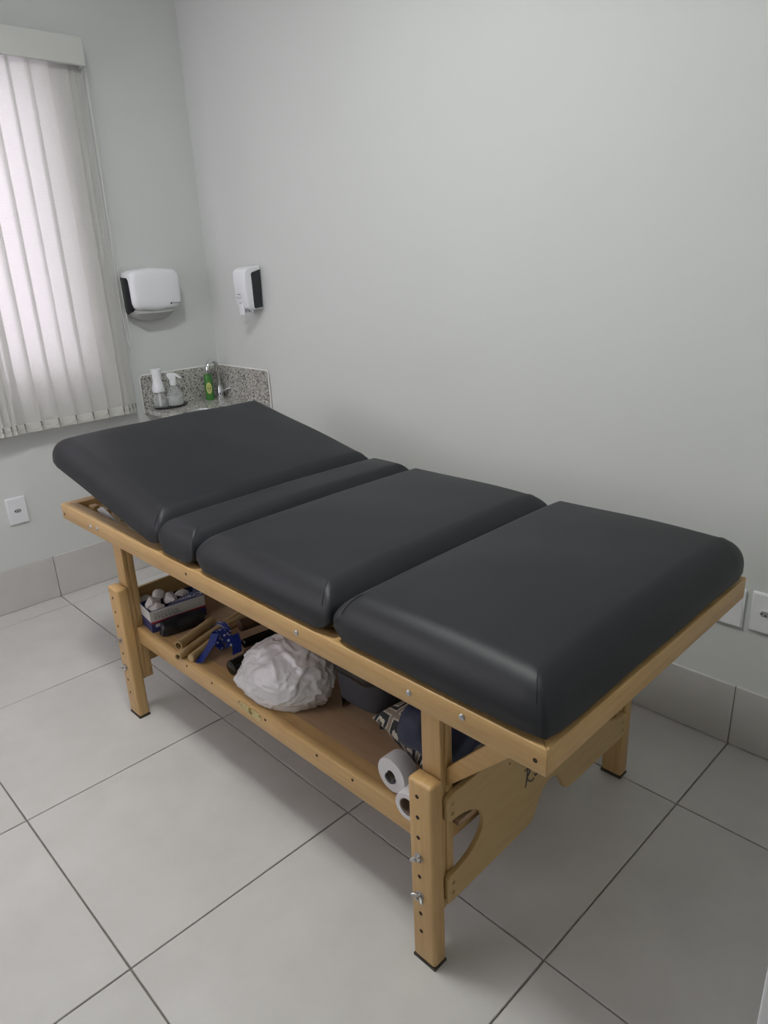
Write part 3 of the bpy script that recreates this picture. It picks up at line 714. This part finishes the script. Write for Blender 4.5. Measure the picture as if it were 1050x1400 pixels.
# glove box
bxo = on_shelf('carton', 'blue and white glove carton stuffed with crumpled tissue', 'box', -.540, -.247, math.radians(-7))
NAVY = mat('carton_navy', (.035, .045, .16), .45); CWHITE = mat('carton_white', (.62, .61, .60), .5); RED = mat('carton_red', (.45, .03, .05), .5)
bw, bd, bh = .088, .043, .072              # half width (y), half depth (x), height
bm = B(); th = .0015
for a in ((-bd, bd, -bw, bw, 0, th), (-bd, -bd + th, -bw, bw, th, bh), (bd - th, bd, -bw, bw, th, bh), (-bd + th, bd - th, -bw, -bw + th, th, bh), (-bd + th, bd - th, bw - th, bw, th, bh)): box(bm, *a)
obj('carton_shell', bm, NAVY, bxo, smooth=False)
bm = B(); box(bm, bd, bd + .0004, -bw, bw, .036, bh - .001); box(bm, -bd, bd, -bw - .0004, -bw, .036, bh - .001); obj('white_band', bm, CWHITE, bxo, smooth=False)
bm = B(); prism(bm, [(bd, -bw, .036), (bd, -bw, .029), (bd, -bw + .07, .034), (bd, bw, .030), (bd, bw, .036)], (.0006, 0, 0)); obj('red_band', bm, RED, bxo, smooth=False)
bm = B(); prism(bm, [(bd, bw, bh), (bd, -bw * .35, bh), (bd - .012, -bw * .2, bh), (bd - .034, bw * .35, bh), (bd - .045, bw * .8, bh), (-bd, bw, bh)], (0, 0, .001)); obj('top_flap', bm, NAVY, bxo, smooth=False)
bm = text_bm('Cremer', .032, .3); bmesh.ops.transform(bm, matrix=basis((bd - .016, bw * .45, bh + .0012), (-.05, -1, 0), (1, -.05, 0), (0, 0, 1)), verts=bm.verts[:]); obj('brand_lettering', bm, CWHITE, bxo, smooth=False)
bm = B(); rnd = random.Random(3)
for k in range(4):
    z = .060 - .006 * k; y = -bw + .012
    while y < -.02 + .01 * k:
        w = rnd.uniform(.004, .012); box(bm, bd + .0003, bd + .0006, y, y + w, z, z + .0018); y += w + .003
obj('small_print', bm, PRINT, bxo, smooth=False)
bm = B(); box(bm, bd + .0002, bd + .0007, -bw + .012, -bw + .062, .016, .026); obj('barcode_label', bm, CWHITE, bxo, smooth=False)
TISSUE = mat('crumpled_tissue', (.62, .58, .57), .9); _n = N(TISSUE); _n.bump(_n.noise(_n.coord(), 70, 4), .5, .004)
def crumple(seed, sx, sy, sz, n=3, amp=.4):
    bm = B(); bmesh.ops.create_icosphere(bm, subdivisions=n, radius=1); r_ = random.Random(seed)
    pl = [(Vector((r_.gauss(0, 1), r_.gauss(0, 1), r_.gauss(0, 1))).normalized(), r_.uniform(.55, .95)) for _ in range(16)]
    for v in bm.verts:
        d = v.co.normalized(); m_ = min(h / max(.2, d.dot(q)) for q, h in pl if d.dot(q) > 0.05)
        L = min(1.05, m_); v.co = Vector((d.x * L * sx, d.y * L * sy, d.z * L * sz))
    return bm
for k, (cx, cy, cz, a, b, c) in enumerate(((-.005, -.06, .075, .038, .030, .022), (.022, -.058, .068, .022, .028, .016), (-.02, -.035, .088, .024, .022, .018), (-.005, -.005, .075, .034, .028, .018), (-.01, .035, .074, .028, .026, .014))):
    bm = crumple(k + 11, a, b, c); bmesh.ops.translate(bm, vec=(cx, cy, cz), verts=bm.verts[:]); obj('tissue', bm, TISSUE, bxo, angle=25)
# black strap pouch in front of the carton
from mathutils import noise as mnoise
bm = B(); rounded(bm, .022, .068, .020, .014, .018, .006, .004, 5, 10, lambda w: w + Vector((.5, .4, .5 if w.z > -.012 else 0)) * .016 * mnoise.noise(w * 38))
p_ = tag(obj('pouch', bm, mat('black_nylon', (.012, .012, .016), .45), angle=60), 'small black nylon pouch lying against the glove carton', 'pouch'); p_.location = G(-.468, -.262, SZ + .0215); p_.rotation_euler = (0, 0, TA + math.radians(-7))
# white folded towel behind the leg
bm = B(); rounded(bm, .020, .022, .036, .012, .02, .012, .003, 5, 4); p_ = tag(obj('folded_cloth', bm, mat('white_terry', (.70, .71, .70), .95)), 'small white folded cloth between the table leg and the glove carton', 'cloth'); p_.location = G(-.617, -.298, SZ + .0375); p_.rotation_euler = (0, 0, TA)

# bamboo and wooden massage sticks
BAMB = wood('bamboo_tan', (12, 1.2, 12), (.40, .27, .125), (.50, .36, .18), .5); DKW = wood('dark_stained_wood', (12, 1.2, 12), (.055, .028, .018), (.09, .05, .032), .4); BRW = wood('brown_stained_wood', (12, 1.2, 12), (.13, .07, .045), (.19, .105, .065), .45)
BLK = mat('glossy_black', (.008, .008, .009), .22)
def stick(name, label, A, Bv, r, m, hollow=True, grp=None, inner=None, length=None):
    A, Bv = Vector(A), Vector(Bv); d = Bv - A; L = length or d.length; d = d.normalized()
    bm = B(); n = 18; t_ = .30 if hollow else 0
    if hollow: prof = [(r * .72, 0), (r, 0), (r, L), (r * .72, L), (r * .72, L - .05), (0, L - .05)]; prof = [(0, .06)] + [(r * .72, .06)] + prof
    else: prof = [(0, 0), (r * .8, 0), (r * .97, .002), (r, .006), (r, L - .006), (r * .8, L), (0, L)]
    lathe(bm, prof, n=n); x, y = frame_of(d)
    bmesh.ops.transform(bm, matrix=Matrix.Rotation(-PI / 2, 4, 'X'), verts=bm.verts[:])        # along +y
    o = tag(obj(name, bm, m, centre=False), label, 'stick', grp)
    dw = (TM.to_3x3() @ d); o.location = TM @ A; o.rotation_euler = (math.asin(max(-1, min(1, dw.z))), 0, math.atan2(-dw.x, dw.y))
    return o
z_ = SZ
stick('bamboo_tube', 'thick bamboo tube lying nearest the glove carton', (-.356, -.338, z_ + .0150), (-.412, -.190, z_ + .0150), .0145, BAMB, grp=None)
stick('bamboo_tube', 'long bamboo tube reaching over the shelf edge beside a solid rod', (-.305, -.369, z_ + .0125), (-.398, -.085, z_ + .0125), .0115, BAMB)
stick('wooden_rod', 'solid tan wooden rod under the blue ribbon', (-.270, -.349, z_ + .0125), (-.330, -.195, z_ + .0125), .0120, BAMB, False)
stick('bamboo_tube', 'thin bamboo tube with a tiny bore beside the blue ribbon', (-.302, -.238, z_ + .0315), (-.312, -.100, z_ + .0315), .0065, BAMB)
stick('bamboo_tube', 'short bamboo tube behind the blue ribbon', (-.355, -.175, z_ + .0125), (-.372, -.075, z_ + .0125), .0115, BAMB)
stick('wooden_rod', 'thick dark stained rod beside the blue ribbon', (-.268, -.185, z_ + .048), (-.246, -.03, z_ + .048), .0190, DKW, False)
stick('wooden_rod', 'slim black rod under the thick dark rod', (-.222, -.206, z_ + .0145), (-.206, -.05, z_ + .0145), .0135, BLK, False)
stick('wooden_rod', 'brown stained rod between the black rods', (-.180, -.229, z_ + .0115), (-.178, -.06, z_ + .0115), .0105, BRW, False)
stick('black_baton', 'thick glossy black baton beside the plastic bag', (-.125, -.312, z_ + .0225), (-.135, -.10, z_ + .0225), .0215, BLK, False)
# polka-dot ribbon
RIB = mat('blue_polka_dot_ribbon', (.03, .06, .36), .45); _n = N(RIB); _v = _n.coord((1, 1, 1)); _vo = _n.add('TexVoronoi'); _vo.inputs['Scale'].default_value = 120; _vo.inputs['Randomness'].default_value = 0; _n.link(_v, _vo.inputs['Vector'])
_n.color(_n.ramp(_vo.outputs['Distance'], [(0, (.75, .78, .9)), (.34, (.025, .05, .30))], True))
RIBP = mat('blue_satin_ribbon', (.015, .05, .34), .3)
rb = on_shelf('ribbon', 'blue polka-dot ribbon tied round the bamboo sticks', 'ribbon', -.285, -.238); rb.scale = (1.35, 1.35, 1.25)
def strip(pts, w, wd):
    bm = B(); L = []; R_ = []
    for p, d in zip(pts, wd): p = Vector(p); d = Vector(d).normalized() * w / 2; L.append(bm.verts.new(p - d)); R_.append(bm.verts.new(p + d))
    for k in range(len(pts) - 1): bm.faces.new((L[k], L[k + 1], R_[k + 1], R_[k]))
    bmesh.ops.solidify(bm, geom=bm.faces[:], thickness=.0012); return bm
up_ = (0, .35, 1)
pts = [(-.045, .005, .028), (-.03, .012, .043), (-.005, .012, .048), (.025, .004, .047), (.045, -.008, .04), (.055, -.015, .025)]; obj('band', strip(pts, .014, [(.2, 1, .3)] * 6), RIB, rb)
pts = [(.02 + .022 * math.cos(a), -.012, .030 + .024 * math.sin(a)) for a in [2 * PI * k / 12 for k in range(12)]]; obj('loop', strip(pts, .016, [(.3, 1, .1)] * 12), RIB, rb)
pts = [(.012, -.02, .045), (.02, -.035, .030), (.025, -.055, .016), (.030, -.075, .004)]; obj('tail', strip(pts, .022, [(1, .3, .3)] * 4), RIBP, rb)
pts = [(.055, .0, .05), (.07, -.005, .035), (.075, -.01, .015)]; obj('tail', strip(pts, .02, [(.3, 1, .2)] * 3), RIBP, rb)

# white plastic bag
def bag():
    from mathutils import noise
    bm = B(); bmesh.ops.create_icosphere(bm, subdivisions=6, radius=1); r_ = random.Random(5)
    folds = [(Vector((r_.gauss(0, 1), r_.gauss(0, 1), r_.gauss(.3, .7))).normalized(), r_.uniform(-.5, .5), r_.uniform(.03, .06)) for _ in range(6)]
    for v in bm.verts:
        d = v.co.normalized(); w = d + .25 * Vector((noise.noise(d * 2.1), noise.noise(d * 2.1 + Vector((9, 0, 0))), noise.noise(d * 2.1 + Vector((0, 9, 0)))))
        L = 1.0
        for n_, off, amp in folds:                     # draped folds: steep on one side, soft on the other
            t_ = w.dot(n_) - off
            L += amp * (max(0, 1 - t_ / .42) ** 1.5 if t_ > 0 else max(0, 1 + t_ / .05) ** .7)
        L += .035 * noise.noise(w * 2.6)
        for sc_, am in ((2.6, .050), (5.5, .022)):      # crumpled film: creases along cell borders
            f = noise.voronoi(Vector((w.x * sc_ + 3, w.y * sc_ * .8, w.z * sc_ * 1.2)))[0]
            L += am * math.exp(-(f[1] - f[0]) / .16)
        L *= .97
        v.co = Vector((d.x * .130 * L, d.y * .080 * L, max(-.062, d.z * .088 * L)))
        if v.co.z <= -.058: v.co.x *= .93; v.co.y *= .93
        k = max(0, v.co.z + .02); v.co.y += k * .45; v.co.x += k * .15
    return bm
bm = bag(); PLB = mat('white_plastic_film', (.66, .63, .64), .26, 0, Coat_Weight=.4, Coat_Roughness=.15); _n = N(PLB); _v = _n.coord((1, 1.6, 1)); _x = _n.add('TexNoise', noise_type='RIDGED_MULTIFRACTAL'); _x.inputs['Scale'].default_value = 16; _x.inputs['Detail'].default_value = 3; _x.inputs['Distortion'].default_value = .6; _n.link(_v, _x.inputs['Vector']); _n.bump(_x.outputs['Fac'], .25, .006)
pb = tag(obj('plastic_bag', bm, PLB, centre=False, angle=75), 'crumpled white plastic bag on the shelf', 'bag'); pb.location = G(.064, -.274, SZ + .0625); pb.rotation_euler = (0, 0, TA + math.radians(19))

# dark grey tub with black liner
tb = on_shelf('plastic_tub', 'dark grey plastic tub with arched feet and a black liner', 'tub', .274, -.046)
GREYP = mat('charcoal_plastic', (.12, .122, .14), .5)
def sup(a, hx, hy, e=.55): c, s_ = math.cos(a), math.sin(a); return math.copysign(abs(c) ** e, c) * hx, math.copysign(abs(s_) ** e, s_) * hy
bm = B(); n = 64; rows = []
for z in (0, .012, .024, .036, .046, .06, .09, .12, .145):
    k_ = 1 - .06 * (1 - z / .145); rows.append([(Vector((*sup(2 * PI * (k + .5) / n, .100 * k_, .186 * k_), z))) for k in range(n)])
def foot(q): return abs(q.x) > .066 and abs(q.y) > .12
V = [[bm.verts.new(q) for q in r] for r in rows]
for i in range(len(rows) - 1):
    for k in range(n):
        qm = (rows[i][k] + rows[i][(k + 1) % n]) / 2
        if i < 4 and not foot(qm): continue
        bm.faces.new((V[i][k], V[i][(k + 1) % n], V[i + 1][(k + 1) % n], V[i + 1][k]))
bm.faces.new(V[4][::-1])
for v in [v for v in bm.verts if not v.link_faces]: bm.verts.remove(v)
bmesh.ops.solidify(bm, geom=bm.faces[:], thickness=.004)
obj('tub_body', bm, GREYP, tb, angle=50)
bm = B(); rings = []
for k_, z in ((1.01, .122), (1.035, .128), (1.035, .15), (1.0, .156), (.93, .15), (.88, .10)):
    rings.append([Vector((*sup(2 * PI * (k + .5) / n, .100 * k_, .186 * k_), z + .003 * math.sin(k * 1.1))) for k in range(n)])
loft(bm, rings, (False, True)); obj('liner', bm, mat('black_bin_liner', (.012, .012, .014), .3), tb)

# patterned cushion
CUSH = mat('ikat_cushion_fabric', (.4, .35, .28), .9)
def ikat():
    n = N(CUSH); v = n.coord((17, 17, 0), rot=(0, 0, .0))
    ns = n.add('TexNoise'); ns.inputs['Scale'].default_value = 7; n.link(v, ns.inputs['Vector'])
    mixv = n.add('VectorMath', operation='MULTIPLY_ADD'); n.link(ns.outputs['Color'], mixv.inputs[0]); mixv.inputs[1].default_value = (.10, .10, 0); n.link(v, mixv.inputs[2])
    fr = n.add('VectorMath', operation='FRACTION'); n.link(mixv.outputs[0], fr.inputs[0])
    sb = n.add('VectorMath', operation='SUBTRACT'); n.link(fr.outputs[0], sb.inputs[0]); sb.inputs[1].default_value = (.5, .5, 0)
    ab = n.add('VectorMath', operation='ABSOLUTE'); n.link(sb.outputs[0], ab.inputs[0]); sp = n.add('SeparateXYZ'); n.link(ab.outputs[0], sp.inputs[0])
    mx = n.add('Math', operation='MAXIMUM'); n.link(sp.outputs[0], mx.inputs[0]); n.link(sp.outputs[1], mx.inputs[1])
    c = n.ramp(mx.outputs[0], [(0, (.20, .17, .15)), (.09, (.03, .03, .035)), (.13, (.55, .50, .42)), (.21, (.025, .028, .03)), (.36, (.52, .47, .38)), (.42, (.26, .21, .17))], True)
    n.color(c); n.bump(n.noise(n.coord(), 300, 2), .3, .002)
ikat()
bm = B()
def pil(hx, hy, h, n=20):
    V = {}
    for s_ in (1, -1):
        for i in range(n + 1):
            for j in range(n + 1):
                u, w = 2 * i / n - 1, 2 * j / n - 1; e = (1 - u * u) * (1 - w * w)
                k = (i, j) if (i in (0, n) or j in (0, n)) else (i, j, s_)
                if k in V: continue
                pin = 1 - .07 * (1 - (abs(u) * abs(w)) ** 2) * (max(abs(u), abs(w)) ** 4)
                V[k] = bm.verts.new((u * hx * pin, w * hy * pin, s_ * h * e ** .38))
    g = lambda i, j, s_: V.get((i, j, s_)) or V[(i, j)]
    for s_ in (1, -1):
        for i in range(n):
            for j in range(n):
                q = (g(i, j, s_), g(i + 1, j, s_), g(i + 1, j + 1, s_), g(i, j + 1, s_)); bm.faces.new(q if s_ > 0 else q[::-1])
pil(.120, .150, .058)
cu = tag(obj('patterned_cushion', bm, CUSH, centre=False, angle=80), 'cushion with black and cream square motifs on the shelf', 'cushion'); cu.location = G(.508, -.130, SZ + .0595); cu.rotation_euler = (0, 0, TA + math.radians(-15))

# navy bolster on the cushion
bm = B()
from mathutils import noise as mnoise
def nf(w):
    k = .010 * (1 - abs(mnoise.noise(Vector((w.x * 9 + 3, w.y * 9, w.z * 14)))) * 2)
    sq = .75 + .25 * (1 - min(1, (abs(w.y) / .13)) ** 3)
    dr = -.030 * max(0, min(1, (w.x + .01) / .06)) * max(0, min(1, (-.03 - w.y) / .06))
    return Vector((w.x * sq + k, w.y, w.z * sq + k * .6 + dr))
rounded(bm, .080, .125, .048, .04, .045, .035, .01, 5, 12, nf)
NV = mat('navy_fabric', (.012, .018, .05), .6); _n = N(NV); _n.bump(_n.noise(_n.coord((1, 1, 1)), 18, 3), .5, .01)
nb = tag(obj('navy_bag', bm, NV, centre=False, angle=70), 'dark navy fabric roll bag lying over the patterned cushion', 'bag'); nb.location = G(.570, -.214, SZ + .160); nb.rotation_euler = (0, 0, TA + math.radians(6))

# paper rolls
PAPER = mat('white_paper', (.72, .70, .71), .85); CARD = mat('cardboard_core', (.22, .17, .13), .9)
def roll(label, A, d, r, L, core, part_end=True):
    e = tag(empty('paper_roll', TM @ Vector(A), 0), label, 'paper roll')
    d = (TM.to_3x3() @ Vector(d)).normalized(); x, y = frame_of(d); m_ = basis((0, 0, 0), x, y, d)
    bm = B(); lathe(bm, [(core, 0), (r * .97, 0), (r, .003), (r, L - .003), (r * .97, L), (core, L)], n=32); bmesh.ops.transform(bm, matrix=m_, verts=bm.verts[:]); obj('paper', bm, PAPER, e, centre=False)
    bm = B(); lathe(bm, [(core, 0.001), (core, L - .001), (core * .9, L - .001), (core * .9, .001), (core, .001)], n=24); bmesh.ops.transform(bm, matrix=m_, verts=bm.verts[:]); obj('core', bm, CARD, e, centre=False)
    return e, m_
e, m_ = roll('wide white paper roll lying under the navy bag', (.505, -.336, SZ + .0415), (.02, 1, 0), .040, .040, .012)
bm = B(); tube(bm, [(.014 * math.cos(a) * .9, .014 * math.sin(a), -.002) for a in [.4 * k for k in range(9)]], [.001] + [.004] * 7 + [.001], 6); bmesh.ops.transform(bm, matrix=m_, verts=bm.verts[:]); obj('printed_mark', bm, PRINT, e)
roll('slim white paper roll with open core sticking out past the table leg', (.585, -.372, SZ + .0335), (-.05, 1, 0), .032, .052, .020)
